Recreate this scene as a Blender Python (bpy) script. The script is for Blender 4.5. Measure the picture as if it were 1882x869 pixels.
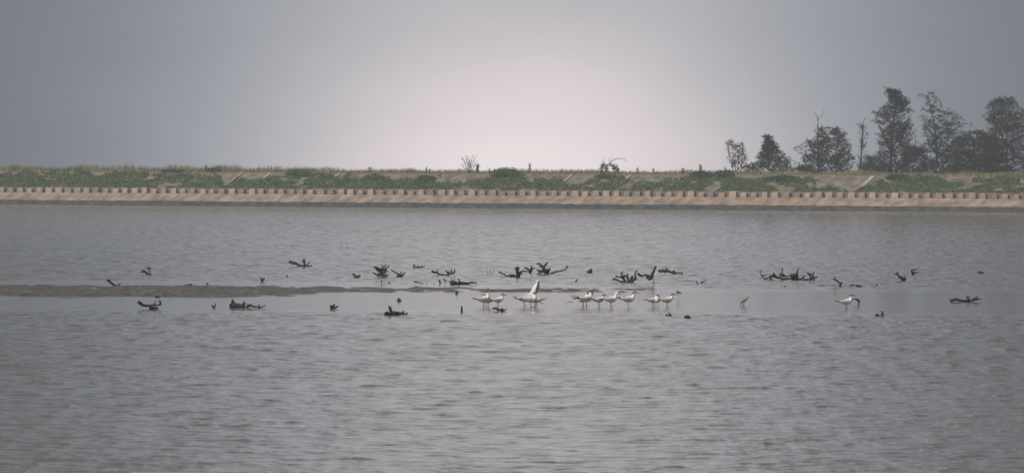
import bpy, bmesh, math, random
import numpy as np
from mathutils import Vector, Matrix, Quaternion

random.seed(7); rng = np.random.default_rng(7)
for o in list(bpy.data.objects): bpy.data.objects.remove(o, do_unlink=True)
scene = bpy.context.scene
C = scene.collection

# ------------------------------------------------------------------ camera
H = 4.12; F = 12000.0; W, HH = 1882.0, 869.0
ROLL = 0.0047; PITCH = (434.5 - 316.0) / F
cam_d = bpy.data.cameras.new('camera'); cam = bpy.data.objects.new('camera', cam_d); C.objects.link(cam)
cam_d.sensor_width = 36; cam_d.lens = 36 * F / W; cam_d.clip_start = 1; cam_d.clip_end = 30000
CAMR = Matrix.Rotation(math.pi / 2 - PITCH, 3, 'X') @ Matrix.Rotation(ROLL, 3, 'Z')
cam.matrix_world = Matrix.Translation((0, 0, H)) @ CAMR.to_4x4()
scene.camera = cam

# ------------------------------------------------------------------ light
SUN_EL, SUN_AZ = math.radians(52), math.radians(218)      # behind and left of the viewer, hazy
S = Vector((math.sin(SUN_AZ) * math.cos(SUN_EL), math.cos(SUN_AZ) * math.cos(SUN_EL), math.sin(SUN_EL)))
ld = bpy.data.lights.new('sun', 'SUN'); ld.energy = 2.4; ld.angle = math.radians(6); ld.color = (1, 0.93, 0.86)
lo = bpy.data.objects.new('sun', ld); C.objects.link(lo); lo.rotation_euler = (-S).to_track_quat('-Z', 'Y').to_euler()
world = bpy.data.worlds.new("World"); scene.world = world; world.use_nodes = True
nt = world.node_tree; N = nt.nodes; L = nt.links; N.clear()
def wn(t, **k):
    n = N.new(t)
    for a, b in k.items(): setattr(n, a, b)
    return n
def wm(op, a, b=None, c=None):
    n = N.new('ShaderNodeMath'); n.operation = op
    for i, v in enumerate((a, b, c)):
        if v is None: continue
        if isinstance(v, (int, float)): n.inputs[i].default_value = v
        else: L.new(v, n.inputs[i])
    return n.outputs[0]
sky = wn('ShaderNodeTexSky', sky_type='NISHITA', sun_disc=False, sun_elevation=SUN_EL, sun_rotation=SUN_AZ,
         dust_density=6.0, air_density=1.2)
tc = wn('ShaderNodeTexCoord'); sp = wn('ShaderNodeSeparateXYZ'); L.new(tc.outputs['Generated'], sp.inputs[0])
# thick haze: the horizon is as bright as the sky well above it
cb = wn('ShaderNodeCombineXYZ'); L.new(sp.outputs[0], cb.inputs[0]); L.new(sp.outputs[1], cb.inputs[1]); L.new(wm('ADD', wm('MULTIPLY', wm('ABSOLUTE', sp.outputs[2]), 0.7), 0.38), cb.inputs[2])
nv_ = wn('ShaderNodeVectorMath', operation='NORMALIZE'); L.new(cb.outputs[0], nv_.inputs[0]); L.new(nv_.outputs[0], sky.inputs['Vector'])
hs = wn('ShaderNodeHueSaturation'); hs.inputs['Saturation'].default_value = 0.22; L.new(sky.outputs[0], hs.inputs['Color'])
az = wm('ARCTAN2', sp.outputs[0], sp.outputs[1]); el = wm('ARCSINE', sp.outputs[2])
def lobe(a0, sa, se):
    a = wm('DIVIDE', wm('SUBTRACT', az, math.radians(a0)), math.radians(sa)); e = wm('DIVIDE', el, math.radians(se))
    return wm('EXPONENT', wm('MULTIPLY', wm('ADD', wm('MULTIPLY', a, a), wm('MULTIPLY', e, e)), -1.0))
# added sky glow straight ahead, fading like lens falloff; broad lobe lightens the water
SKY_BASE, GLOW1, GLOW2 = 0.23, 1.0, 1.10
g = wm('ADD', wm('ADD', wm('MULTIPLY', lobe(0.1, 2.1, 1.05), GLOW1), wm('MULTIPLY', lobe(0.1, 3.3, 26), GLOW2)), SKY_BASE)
cn = wn('ShaderNodeTexNoise'); cn.inputs['Scale'].default_value = 26; cn.inputs['Detail'].default_value = 3
mp = wn('ShaderNodeMapping'); mp.inputs['Scale'].default_value = (1, 1, 4); L.new(tc.outputs['Generated'], mp.inputs[0]); L.new(mp.outputs[0], cn.inputs[0])
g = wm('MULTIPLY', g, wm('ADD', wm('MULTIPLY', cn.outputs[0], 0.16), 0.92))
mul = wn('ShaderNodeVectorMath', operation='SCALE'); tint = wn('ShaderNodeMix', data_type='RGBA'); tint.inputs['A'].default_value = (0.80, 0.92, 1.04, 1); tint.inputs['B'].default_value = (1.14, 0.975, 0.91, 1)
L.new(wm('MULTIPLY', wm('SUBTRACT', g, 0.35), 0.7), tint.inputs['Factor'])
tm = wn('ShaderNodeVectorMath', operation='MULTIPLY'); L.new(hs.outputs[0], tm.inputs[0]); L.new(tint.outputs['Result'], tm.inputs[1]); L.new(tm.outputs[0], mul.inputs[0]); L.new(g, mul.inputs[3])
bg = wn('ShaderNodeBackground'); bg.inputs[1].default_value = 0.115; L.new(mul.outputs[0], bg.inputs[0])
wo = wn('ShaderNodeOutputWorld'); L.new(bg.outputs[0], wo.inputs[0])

vs = scene.view_settings; vs.view_transform = 'Standard'; vs.look = 'None'; vs.gamma = 1; vs.use_curve_mapping = False
vs.exposure = 0.27
scene.render.engine = 'CYCLES'; scene.cycles.volume_bounces = 1; scene.cycles.max_bounces = 6

# ------------------------------------------------------------------ helpers
def ray(px, py):
    return (CAMR @ Vector(((px - W / 2) / F, (HH / 2 - py) / F, -1))).normalized()
def ground(px, py, z=0.0):
    d = ray(px, py); t = (z - H) / d.z
    return Vector((0, 0, H)) + d * t
def at_depth(px, py, Y):
    d = ray(px, py); return Vector((0, 0, H)) + d * (Y / d.y)
def horizon(px): return 316 + 0.0047 * (px - 941)

def mat(name, base, rough=0.8, var=None, scale=3, bump=0.0, bscale=None, detail=6, stretch=(1, 1, 1), spec=0.5, col3=None):
    m = bpy.data.materials.new(name); m.use_nodes = True; t = m.node_tree; b = t.nodes['Principled BSDF']
    b.inputs['Base Color'].default_value = (*base, 1); b.inputs['Roughness'].default_value = rough
    b.inputs['Specular IOR Level'].default_value = spec
    tc = t.nodes.new('ShaderNodeTexCoord'); mp = t.nodes.new('ShaderNodeMapping'); mp.inputs['Scale'].default_value = stretch
    t.links.new(tc.outputs['Object'], mp.inputs[0])
    if var:
        n = t.nodes.new('ShaderNodeTexNoise'); n.inputs['Scale'].default_value = scale; n.inputs['Detail'].default_value = detail
        t.links.new(mp.outputs[0], n.inputs[0])
        r = t.nodes.new('ShaderNodeValToRGB'); r.color_ramp.elements[0].position = 0.35; r.color_ramp.elements[1].position = 0.65
        r.color_ramp.elements[0].color = (*base, 1); r.color_ramp.elements[1].color = (*var, 1)
        if col3:
            e = r.color_ramp.elements.new(0.78); e.color = (*col3, 1)
        t.links.new(n.outputs[0], r.inputs[0]); t.links.new(r.outputs[0], b.inputs['Base Color'])
    if bump:
        n2 = t.nodes.new('ShaderNodeTexNoise'); n2.inputs['Scale'].default_value = bscale or scale * 3; n2.inputs['Detail'].default_value = 5
        t.links.new(mp.outputs[0], n2.inputs[0])
        bp = t.nodes.new('ShaderNodeBump'); bp.inputs['Strength'].default_value = 1; bp.inputs['Distance'].default_value = bump
        t.links.new(n2.outputs[0], bp.inputs['Height']); t.links.new(bp.outputs[0], b.inputs['Normal'])
    return m

def mesh_obj(name, verts, faces, mats, parent=None, smooth=False, mi=None, loc=None):
    me = bpy.data.meshes.new(name); me.from_pydata([tuple(v) for v in verts], [], faces); me.update()
    if not isinstance(mats, (list, tuple)): mats = [mats]
    for m in mats: me.materials.append(m)
    if mi is not None: me.polygons.foreach_set('material_index', mi)
    if smooth: me.polygons.foreach_set('use_smooth', [True] * len(faces))
    o = bpy.data.objects.new(name, me); C.objects.link(o)
    if parent is not None: o.parent = parent
    if loc is not None: o.location = loc
    return o
def fast_mesh(name, co, quads, m, smooth=False, tri=False):
    k = 3 if tri else 4
    me = bpy.data.meshes.new(name); n = len(quads)
    me.vertices.add(len(co)); me.vertices.foreach_set('co', np.asarray(co, np.float32).ravel())
    me.loops.add(n * k); me.loops.foreach_set('vertex_index', np.asarray(quads, np.int32).ravel())
    me.polygons.add(n); me.polygons.foreach_set('loop_start', np.arange(0, n * k, k, dtype=np.int32))
    if smooth: me.polygons.foreach_set('use_smooth', np.ones(n, bool))
    me.update(calc_edges=True); me.materials.append(m)
    return me
def link(name, me, parent=None, loc=None, rot=None):
    o = bpy.data.objects.new(name, me); C.objects.link(o)
    if parent is not None: o.parent = parent
    if loc is not None: o.location = loc
    if rot is not None: o.rotation_euler = rot
    return o
def empty(name, loc, rz=0.0):
    o = bpy.data.objects.new(name, None); C.objects.link(o); o.location = loc; o.rotation_euler = (0, 0, rz); o.empty_display_size = 0.3
    return o
def tag(o, label=None, cat=None, group=None, kind=None):
    if label: o['label'] = label
    if cat: o['category'] = cat
    if group: o['group'] = group
    if kind: o['kind'] = kind
    return o

def spline(pts, rad, step):
    """Catmull-Rom through pts with radii"""
    P = [Vector(p) for p in pts]
    if len(P) == 1: return P, rad
    out, ro = [], []
    for i in range(len(P) - 1):
        p0 = P[max(i - 1, 0)]; p1 = P[i]; p2 = P[i + 1]; p3 = P[min(i + 2, len(P) - 1)]
        n = max(2, int((p2 - p1).length / step))
        for k in range(n):
            t = k / n
            out.append(0.5 * ((2 * p1) + (p2 - p0) * t + (2 * p0 - 5 * p1 + 4 * p2 - p3) * t * t + (3 * p1 - p0 - 3 * p2 + p3) * t ** 3))
            ro.append(rad[i] * (1 - t) + rad[i + 1] * t)
    out.append(P[-1]); ro.append(rad[-1])
    return out, ro
def tube(V, Fc, pts, rad, n=7, rough=0.0, flat=None):
    """append a capped tube; flat=(side, scale) squashes it along a fixed axis"""
    base = len(V); T = None; fr = None
    for i, p in enumerate(pts):
        a = pts[min(i + 1, len(pts) - 1)] - pts[max(i - 1, 0)]
        if a.length < 1e-6: a = Vector((0, 0, 1))
        a.normalize()
        if fr is None:
            h = Vector((0, 1, 0)) if abs(a.y) < 0.9 else Vector((1, 0, 0))
            fr = (h - a * h.dot(a)).normalized()
        else:
            fr = (fr - a * fr.dot(a)).normalized()
        b = a.cross(fr)
        for k in range(n):
            th = 2 * math.pi * k / n
            r = rad[i] * (1 + rough * random.uniform(-1, 1))
            V.append(p + fr * (math.cos(th) * r) + b * (math.sin(th) * r))
    m = len(pts)
    for i in range(m - 1):
        for k in range(n):
            k2 = (k + 1) % n
            Fc.append((base + i * n + k, base + i * n + k2, base + (i + 1) * n + k2, base + (i + 1) * n + k))
    Fc.append(tuple(base + k for k in range(n))[::-1]); Fc.append(tuple(base + (m - 1) * n + k for k in range(n)))

def vnoise(x, y, seed=0):
    """smooth 2-d value noise in 0..1 (numpy)"""
    x = np.asarray(x, float); y = np.asarray(y, float)
    xi = np.floor(x).astype(np.int64); yi = np.floor(y).astype(np.int64); xf = x - xi; yf = y - yi
    def h(a, b):
        n = (a * 374761393 + b * 668265263 + seed * 974634777) & 0x7fffffff
        n = ((n ^ (n >> 13)) * 1274126177) & 0x7fffffff
        return ((n ^ (n >> 16)) & 0xffff) / 65535.0
    u = xf * xf * (3 - 2 * xf); v = yf * yf * (3 - 2 * yf)
    return (h(xi, yi) * (1 - u) + h(xi + 1, yi) * u) * (1 - v) + (h(xi, yi + 1) * (1 - u) + h(xi + 1, yi + 1) * u) * v
def fbm(x, y, o=4, seed=0):
    s = 0; a = 0.5; t = 0
    for i in range(o):
        s = s + a * vnoise(x * 2 ** i, y * 2 ** i, seed + i); t += a; a *= 0.5
    return s / t
def smooth(a, b, x):
    t = np.clip((x - a) / (b - a), 0, 1); return t * t * (3 - 2 * t)

# ------------------------------------------------------------------ water
WAVE = 1.0
def water_material():
    m = bpy.data.materials.new('lagoon_water'); m.use_nodes = True; t = m.node_tree; b = t.nodes['Principled BSDF']
    b.inputs['Base Color'].default_value = (0.15, 0.13, 0.10, 1);  b.inputs['IOR'].default_value = 1.33
    tc = t.nodes.new('ShaderNodeTexCoord')
    at = t.nodes.new('ShaderNodeAttribute'); at.attribute_name = 'ripple'
    mr = t.nodes.new('ShaderNodeMapRange'); mr.inputs['From Min'].default_value = 0.0; mr.inputs['From Max'].default_value = 0.3; mr.inputs['To Min'].default_value = 0.13; mr.inputs['To Max'].default_value = 0.07
    t.links.new(at.outputs['Fac'], mr.inputs['Value']); t.links.new(mr.outputs[0], b.inputs['Roughness'])
    hs = []
    for sc, stretch in ((1.0, (3.2, 1.5, 1)), (1.0, (1.5, 0.35, 1))):
        mp = t.nodes.new('ShaderNodeMapping'); mp.inputs['Scale'].default_value = stretch; t.links.new(tc.outputs['Object'], mp.inputs[0])
        n = t.nodes.new('ShaderNodeTexNoise'); n.inputs['Scale'].default_value = sc; n.inputs['Detail'].default_value = 3; t.links.new(mp.outputs[0], n.inputs[0]); hs.append(n)
    prev = None
    for n, dist in zip(hs, (0.035, 0.04)):
        mu = t.nodes.new('ShaderNodeMath'); mu.operation = 'MULTIPLY'; t.links.new(n.outputs[0], mu.inputs[0]); t.links.new(at.outputs['Fac'], mu.inputs[1])
        bp = t.nodes.new('ShaderNodeBump'); bp.inputs['Distance'].default_value = dist; bp.inputs['Strength'].default_value = 1
        t.links.new(mu.outputs[0], bp.inputs['Height'])
        if prev: t.links.new(prev.outputs[0], bp.inputs['Normal'])
        prev = bp
    t.links.new(prev.outputs[0], b.inputs['Normal'])
    return m
def build_water():
    rows = []; d = 78.0
    while d < 830: rows.append(d); d *= 1 + 0.08 / 85
    rows = np.array(rows); nc = 1300
    tn = np.tan(np.radians(np.linspace(-10.5, 10.5, nc)))
    Y, T = np.meshgrid(rows, tn, indexing='ij'); X = Y * T
    Z = np.zeros_like(X, dtype=np.float32); X32 = X.astype(np.float32); Y32 = Y.astype(np.float32)
    dy = Y * 0.08 / 85
    r2 = np.random.default_rng(3)
    for i in range(46):
        lam = 0.27 * (7.5 ** (i / 45)) ; th = r2.normal(0, 0.65); k = 2 * math.pi / lam
        kx, ky = k * math.sin(th), k * math.cos(th)
        amp = 0.0020 * lam ** 0.55
        fade = np.clip(1 - (2.6 * dy - lam * 0.8) / lam, 0, 1)
        Z += (amp * fade * np.sin(kx * X32 + ky * Y32 + r2.uniform(0, 6.28))).astype(np.float32)
    Z = Z + 14.0 * Z * np.abs(Z)          # peaky crests
    # groups of higher and lower waves, at several sizes
    grp = 0.35 + 1.2 * fbm(X / 0.35, Y / 3.0, 3, 11) * (0.85 + 0.3 * fbm(X / 9, Y / 30, 2, 5)); grp = grp * (0.72 + 0.45 * smooth(80, 260, Y))
    # sheltered shallows: behind the bar and over the shoal
    e = (fbm(X / 5, Y / 3, 3, 21) - 0.5) * 5
    calm = smooth(187 + e * 1.2, 196 + e * 1.2, Y) * (1 - smooth(226 + e, 240 + e, Y))
    left = 1 - smooth(-12, 10, X)
    calm = np.maximum(calm, left * smooth(231, 233, Y) * (1 - smooth(238 + e * .6, 246 + e * .6, Y)))
    shore = smooth(560, 690, Y + 0.55 * X)            # lee of the far levee
    amp = WAVE * (1 - 0.90 * calm) * (1 + 0.3 * shore)
    Z = Z * grp * amp
    co = np.stack([X, Y, Z], -1).reshape(-1, 3)
    nr = len(rows); idx = np.arange(nr * nc).reshape(nr, nc)
    q = np.stack([idx[:-1, :-1], idx[:-1, 1:], idx[1:, 1:], idx[1:, :-1]], -1).reshape(-1, 4)
    rip = (amp * grp * (1 + 3.0 * smooth(250, 620, Y + 0.5 * X))).reshape(-1)
    a, b, c, e4 = idx[0, 0], idx[0, -1], idx[-1, -1], idx[-1, 0]; n0 = len(co)
    ext = np.array([[-1500, 12, 0], [1500, 12, 0], [1500, 829, 0], [-1500, 829, 0], [-1500, 1300, 0], [1500, 1300, 0]], float)
    co = np.vstack([co, ext]); rip = np.concatenate([rip, np.full(6, 2.0)])
    q = np.vstack([q, [[n0, n0 + 1, b, a], [n0 + 1, n0 + 2, c, b], [n0 + 3, n0, a, e4], [n0 + 3, e4, c, n0 + 2], [n0 + 3, n0 + 2, n0 + 5, n0 + 4]]])
    me = fast_mesh('water', co, q, water_material(), smooth=True)
    at = me.attributes.new('ripple', 'FLOAT', 'POINT'); at.data.foreach_set('value', rip.astype(np.float32))
    tag(link('water', me), kind='structure')
build_water()

# mud bar just breaking the surface
mud = mat('wet_mud', (0.05, 0.041, 0.033), 0.4, (0.13, 0.107, 0.088), scale=1.5, stretch=(2.2, 0.4, 1), bump=0.06, bscale=3, spec=0.35)
def build_mud():
    x = np.arange(-60, 26, 0.12); y = np.arange(196, 240, 0.16); X, Y = np.meshgrid(x, y, indexing='xy')
    px = X / Y * F + 941
    lf = 1 - smooth(380, 1050, px)
    far = 232.8 + (fbm(X / 4, Y / 2, 3, 2) - 0.5) * 1.5
    near = 208.5 + 12 * smooth(330, 760, px) + (fbm(X / 3, Y / 2.5, 3, 9) - 0.5) * 6
    hump = smooth(0, 1.3, far - Y) * smooth(0, 5.0, Y - near)
    n = fbm(X / 0.42, Y / 1.4, 4, 31) - 0.5; n2 = fbm(X / 5, Y / 1.6, 3, 41) - 0.5
    Z = -0.022 + hump * (0.012 + 0.026 * lf * smooth(0, 12, Y - near + 4)) + hump * (0.15 * n + 0.06 * n2) - 0.03 * (1 - hump) - 0.05 * smooth(1120, 1330, px)
    # a few thin spits towards the near water
    sp_ = smooth(0.60, 0.7, fbm(X / 7, Y / 0.8, 3, 77)) * (1 - smooth(900, 1250, px)) * smooth(199, 203, Y) * (1 - smooth(225, 232, Y))
    Z = Z + 0.03 * sp_
    co = np.stack([X, Y, Z], -1).reshape(-1, 3); nr, nc = X.shape; idx = np.arange(nr * nc).reshape(nr, nc)
    q = np.stack([idx[:-1, :-1], idx[:-1, 1:], idx[1:, 1:], idx[1:, :-1]], -1).reshape(-1, 4)
    tag(link('mudflat', fast_mesh('mudflat', co, q, mud, smooth=True)), kind='structure')
build_mud()

# ------------------------------------------------------------------ the land
soil = mat('dry_soil', (0.16, 0.13, 0.09), 0.9, (0.09, 0.10, 0.05), scale=0.3, bump=0.1)
bed = mesh_obj('ground', [(-3000, -600, -3), (3000, -600, -3), (3000, 1500, -3), (-3000, 1500, -3)], [(0, 1, 2, 3)], soil); tag(bed, kind='structure')
nb = [(-800, -500), (-800, 2), (-800, 14), (800, -500), (800, 2), (800, 14)]
nv = [(-800, -500, 2.3), (-800, 2, 2.3), (-800, 16, -0.6), (800, -500, 2.3), (800, 2, 2.3), (800, 16, -0.6)]
tag(mesh_obj('near_bank', nv, [(0, 3, 4, 1), (1, 4, 5, 2)], soil), kind='structure')

A = ground(250, 377.5); B = ground(1800, 389.5)
U = (B - A).normalized(); ANG = math.atan2(U.y, U.x); NRM = Vector((-U.y, U.x, 0)); O = (A + B) / 2
LM = Matrix.Translation(O) @ Matrix.Rotation(ANG, 4, 'Z')
def LV(s, t, z): return LM @ Vector((s, t, z))
def s_at(px, t):
    """levee coordinate s of the point in column px on the line at offset t"""
    d = ray(px, horizon(px)); k = O + NRM * t
    # solve lam*d.xy = k + s*U
    det = d.x * (-U.y) - d.y * (-U.x)
    return (d.x * k.y - d.y * k.x) / det
def lev(o): o.location = O; o.rotation_euler = (0, 0, ANG); return o

# levee surface: concrete apron, shelf, upper slope, crest, back
conc = mat('apron_concrete', (0.17, 0.13, 0.10), 0.85, (0.36, 0.27, 0.205), scale=0.9, stretch=(1, 0.5, 1), bump=0.03, col3=(0.24, 0.19, 0.155))
def apron_joints(m):
    t = m.node_tree; b = t.nodes['Principled BSDF']; src = b.inputs['Base Color'].links[0].from_socket
    tc = t.nodes.new('ShaderNodeTexCoord'); s = t.nodes.new('ShaderNodeSeparateXYZ'); t.links.new(tc.outputs['Object'], s.inputs[0])
    def mm(op, a, bb):
        n = t.nodes.new('ShaderNodeMath'); n.operation = op
        for i, v in enumerate((a, bb)):
            if isinstance(v, (int, float)): n.inputs[i].default_value = v
            else: t.links.new(v, n.inputs[i])
        return n.outputs[0]
    nz = t.nodes.new('ShaderNodeTexNoise'); nz.inputs['Scale'].default_value = 0.25; t.links.new(tc.outputs['Object'], nz.inputs[0])
    x = mm('ADD', mm('DIVIDE', s.outputs[0], 2.09), 0.0); fr = mm('FRACT', mm('ADD', x, 500.5), 0)
    j = mm('LESS_THAN', mm('ABSOLUTE', mm('SUBTRACT', fr, 0.5), 0), 0.045)
    mx = t.nodes.new('ShaderNodeMix'); mx.data_type = 'RGBA'; mx.inputs['B'].default_value = (0.17, 0.125, 0.10, 1)
    t.links.new(mm('MULTIPLY', j, mm('GREATER_THAN', nz.outputs[0], 0.5)), mx.inputs['Factor']); t.links.new(src, mx.inputs['A'])
    t.links.new(mx.outputs['Result'], b.inputs['Base Color'])
apron_joints(conc)

pale = mat('pale_concrete', (0.42, 0.35, 0.28), 0.8, (0.30, 0.25, 0.2), scale=2.2, bump=0.01)
slope = mat('slope_concrete', (0.10, 0.09, 0.07), 0.9, (0.24, 0.195, 0.15), scale=0.9, bump=0.03, col3=(0.15, 0.14, 0.10))
grassy = mat('dry_grass_soil', (0.17, 0.15, 0.085), 0.95, (0.12, 0.13, 0.06), scale=0.6, bump=0.05)
brown = mat('brown_wall', (0.17, 0.12, 0.09), 0.9, (0.27, 0.205, 0.155), scale=1.4, stretch=(1.5, 1, 1.5), bump=0.02)
S0, S1 = -430, 430
def strip(name, prof, m, ds=1.0, jit=0.0, seed=0, **k):
    s = np.arange(S0, S1 + ds, ds); V = []; n = len(prof)
    for i, sv in enumerate(s):
        for j, (t, z) in enumerate(prof):
            w = (float(fbm(sv / 2.3 + 50, j * 3.7, 3, seed)) - 0.5) * jit if 0 < j < n - 1 else 0
            V.append((sv, t + w, z + w))
    Fc = [(i * n + j, (i + 1) * n + j, (i + 1) * n + j + 1, i * n + j + 1) for i in range(len(s) - 1) for j in range(n - 1)]
    o = lev(mesh_obj(name, V, Fc, m, smooth=False)); tag(o, **k); return o
strip('levee', [(0.96, 0.2), (0.97, 0.56), (1.05, 0.60), (2.0, 1.0), (3.0, 1.42), (3.95, 1.42)], conc, kind='structure')
strip('levee_slope', [(3.62, 2.02), (3.9, 2.08), (5.2, 2.62), (6.6, 3.22), (8.0, 3.80)], slope, jit=0.06, seed=3, kind='structure')
strip('levee_crest', [(8.2, 3.80), (8.3, 3.84), (10, 3.9), (13, 3.86), (17, 3.3), (24, 3.0), (420, 2.9)], grassy, ds=4, kind='structure')
w = strip('retaining_wall', [(3.6, 1.3), (3.6, 2.0), (3.61, 2.03), (3.70, 2.03)], brown, ds=1.7)
tag(w, 'low stained brown retaining wall running behind the row of pale blocks', 'wall')
k = strip('kerb', [(7.96, 3.7), (7.96, 3.93), (8.24, 3.95), (8.24, 3.7)], brown, ds=2)
tag(k, 'thin brown concrete kerb along the top edge of the levee slope', 'kerb')

# dark rubble toe at the waterline
rock = mat('dark_rubble', (0.022, 0.022, 0.021), 0.75, (0.07, 0.068, 0.06), scale=1.5, bump=0.05)
def build_toe():
    s = np.arange(-150, 150, 0.22); t = np.arange(-1.2, 1.1, 0.2); X, Y = np.meshgrid(s, t, indexing='xy')
    Z = 0.08 + (Y) * 0.60 + (fbm(X / 0.55, Y / 0.5, 3, 4) - 0.5) * 0.42 + (fbm(X / 6, Y / 3, 2, 8) - .5) * 0.2
    Z = np.minimum(Z, 0.585 - 0.03 * vnoise(X * 2, Y * 2, 3)); Z = np.where(Y > 0.85, np.minimum(Z, 0.5), Z)
    co = np.stack([X, Y, Z], -1).reshape(-1, 3); nr, nc = X.shape; idx = np.arange(nr * nc).reshape(nr, nc)
    q = np.stack([idx[:-1, :-1], idx[:-1, 1:], idx[1:, 1:], idx[1:, :-1]], -1).reshape(-1, 4)
    o = lev(link('rubble_toe', fast_mesh('rubble_toe', co, q, rock))); tag(o, 'continuous band of dark wet rubble along the far waterline', 'rubble', kind='stuff')
    for sgn in (-1, 1):
        V = [(sgn * 150, -1.2, -0.5), (sgn * 430, -1.2, -0.5), (sgn * 430, 0.85, 0.5), (sgn * 150, 0.85, 0.5)]
        f = lev(mesh_obj('rubble_bank', V, [(0, 1, 2, 3)], rock)); tag(f, kind='structure')
build_toe()

# row of square concrete blocks
blockm = [mat('block_concrete', (0.50, 0.41, 0.33), 0.8, (0.36, 0.28, 0.22), scale=1.6, bump=0.02, bscale=5, col3=(0.25, 0.19, 0.15)),
          mat('weathered_block', (0.40, 0.33, 0.27), 0.85, (0.25, 0.2, 0.16), scale=2.1, bump=0.02, bscale=6, col3=(0.5, 0.42, 0.34))]
for m_ in blockm:      # every block weathers to its own tone
    t = m_.node_tree; b = t.nodes['Principled BSDF']; src = b.inputs['Base Color'].links[0].from_socket
    oi = t.nodes.new('ShaderNodeObjectInfo'); mrg = t.nodes.new('ShaderNodeMapRange'); mrg.inputs['To Min'].default_value = 0.66; mrg.inputs['To Max'].default_value = 1.05
    t.links.new(oi.outputs['Random'], mrg.inputs['Value']); vm = t.nodes.new('ShaderNodeVectorMath'); vm.operation = 'SCALE'; t.links.new(src, vm.inputs[0]); t.links.new(mrg.outputs[0], vm.inputs[3])
    t.links.new(vm.outputs[0], b.inputs['Base Color'])
def block_mesh(i):
    bm = bmesh.new(); r = random.Random(i)
    w_, h_, d_ = r.uniform(0.60, 0.84), r.uniform(0.54, 0.68), 0.45
    bmesh.ops.create_cube(bm, size=1)
    for v in bm.verts: v.co = Vector((v.co.x * w_, v.co.y * d_, (v.co.z + 0.5) * h_))
    bmesh.ops.subdivide_edges(bm, edges=bm.edges[:], cuts=3, use_grid_fill=True)
    for v in bm.verts:
        c = v.co; e = (abs(abs(c.x) - w_ / 2) < .01) + (abs(abs(c.y) - d_ / 2) < .01) + (abs(c.z - h_) < .01)
        if e >= 2: v.co += Vector((-c.x * 0.05 * r.random(), -c.y * 0.08 * r.random(), -0.05 * r.random()))
        # worn recess in the front face
        elif c.y < -d_ / 2 + .01: v.co.y += 0.05 * r.random()
    me = bpy.data.meshes.new('concrete_block'); bm.to_mesh(me); bm.free(); me.materials.append(blockm[i % 2]); return me
bmeshes = [block_mesh(i) for i in range(9)]
s_lo, s_hi = s_at(-420, 3.2), s_at(2300, 3.2); SP = (s_at(1390, 3.2) - s_at(960, 3.2)) / 22.3
s = s_lo; i = 0
while s < s_hi:
    s += SP; i += 1
    o = bpy.data.objects.new('concrete_block', bmeshes[random.randrange(9)]); C.objects.link(o)
    o.location = LV(s + random.uniform(-.05, .05), 3.25 + random.uniform(-.03, .03), 1.41); o.rotation_euler = (random.uniform(-.05, .02), random.gauss(0, .03), ANG + random.gauss(0, .09)); o.location.z -= abs(random.gauss(0, .035))
    tag(o, 'pale square concrete block in the evenly spaced row along the levee foot', 'block', 'pale concrete blocks along the levee foot')

# raised ribs running down the upper slope
for n, (px, lab) in enumerate(((445, 'sloping concrete rib on the levee near its left end'), (497, 'sloping concrete rib right of the leftmost one'),
                (625, 'sloping concrete rib on the levee left of the bare crest shrub'), (1052, 'sloping concrete rib just left of the drooping half-bare crest tree'),
                (1160, 'sloping concrete rib just right of the drooping half-bare crest tree'), (1268, 'sloping concrete rib between the drooping crest tree and the wood'),
                (1605, 'long pale sloping concrete rib below the tall trees'))):
    s = s_at(px, 8); wv = 0.16 if px != 1605 else 0.28
    V = []
    for t, z in ((4.0 if px == 1605 else 5.0, 2.12 if px == 1605 else 2.54), (7.9, 3.76)):
        for a in (-wv, wv):
            for dz in (-0.1, 0.13): V.append((s + a, t, z + dz))
    Fc = [(0, 1, 3, 2), (4, 6, 7, 5), (0, 4, 5, 1), (2, 3, 7, 6), (1, 5, 7, 3), (0, 2, 6, 4)]
    o = lev(mesh_obj('concrete_rib', V, Fc, pale)); tag(o, lab, 'rib', 'concrete ribs on the levee slope')

# ------------------------------------------------------------------ vegetation on the levee
leafm = mat('scrub_leaf', (0.04, 0.095, 0.025), 0.6, (0.10, 0.17, 0.045), scale=1.6, detail=4, col3=(0.14, 0.17, 0.06))
leafd = mat('deep_leaf', (0.025, 0.058, 0.022), 0.6, (0.05, 0.09, 0.03), scale=1.2, detail=4)
drym = mat('dry_grass', (0.30, 0.26, 0.15), 0.9, (0.17, 0.17, 0.08), scale=0.8, detail=4, col3=(0.36, 0.30, 0.19))
twigm = mat('grey_twig', (0.075, 0.062, 0.055), 0.9, (0.13, 0.11, 0.1), scale=4)
barkm = mat('dark_bark', (0.035, 0.03, 0.027), 0.9, (0.06, 0.052, 0.045), scale=3, bump=0.02)
needle = mat('casuarina_needles', (0.012, 0.018, 0.012), 0.8, (0.028, 0.036, 0.022), scale=0.8, detail=4)
def leaves(P, size, aspect=1.0, up=0.0):
    """quads at points P (n,3), sizes array"""
    n = len(P); a = rng.normal(size=(n, 3)); a[:, 2] += up; a /= np.linalg.norm(a, axis=1)[:, None]
    b = np.cross(a, rng.normal(size=(n, 3))); b /= np.linalg.norm(b, axis=1)[:, None]
    sz = (np.ones(n) * size * rng.uniform(0.6, 1.35, n))[:, None]
    a = a * sz; b = b * sz * aspect
    co = np.stack([P - a, P - b * 0.9, P + a, P + b * 0.9], 1).reshape(-1, 3)
    return co, np.arange(4 * n).reshape(n, 4)
def leaf_mesh(name, P, size, m, aspect=0.6, up=0.0):
    co, q = leaves(np.asarray(P, float), size, aspect, up); return fast_mesh(name, co, q, m)
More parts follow.
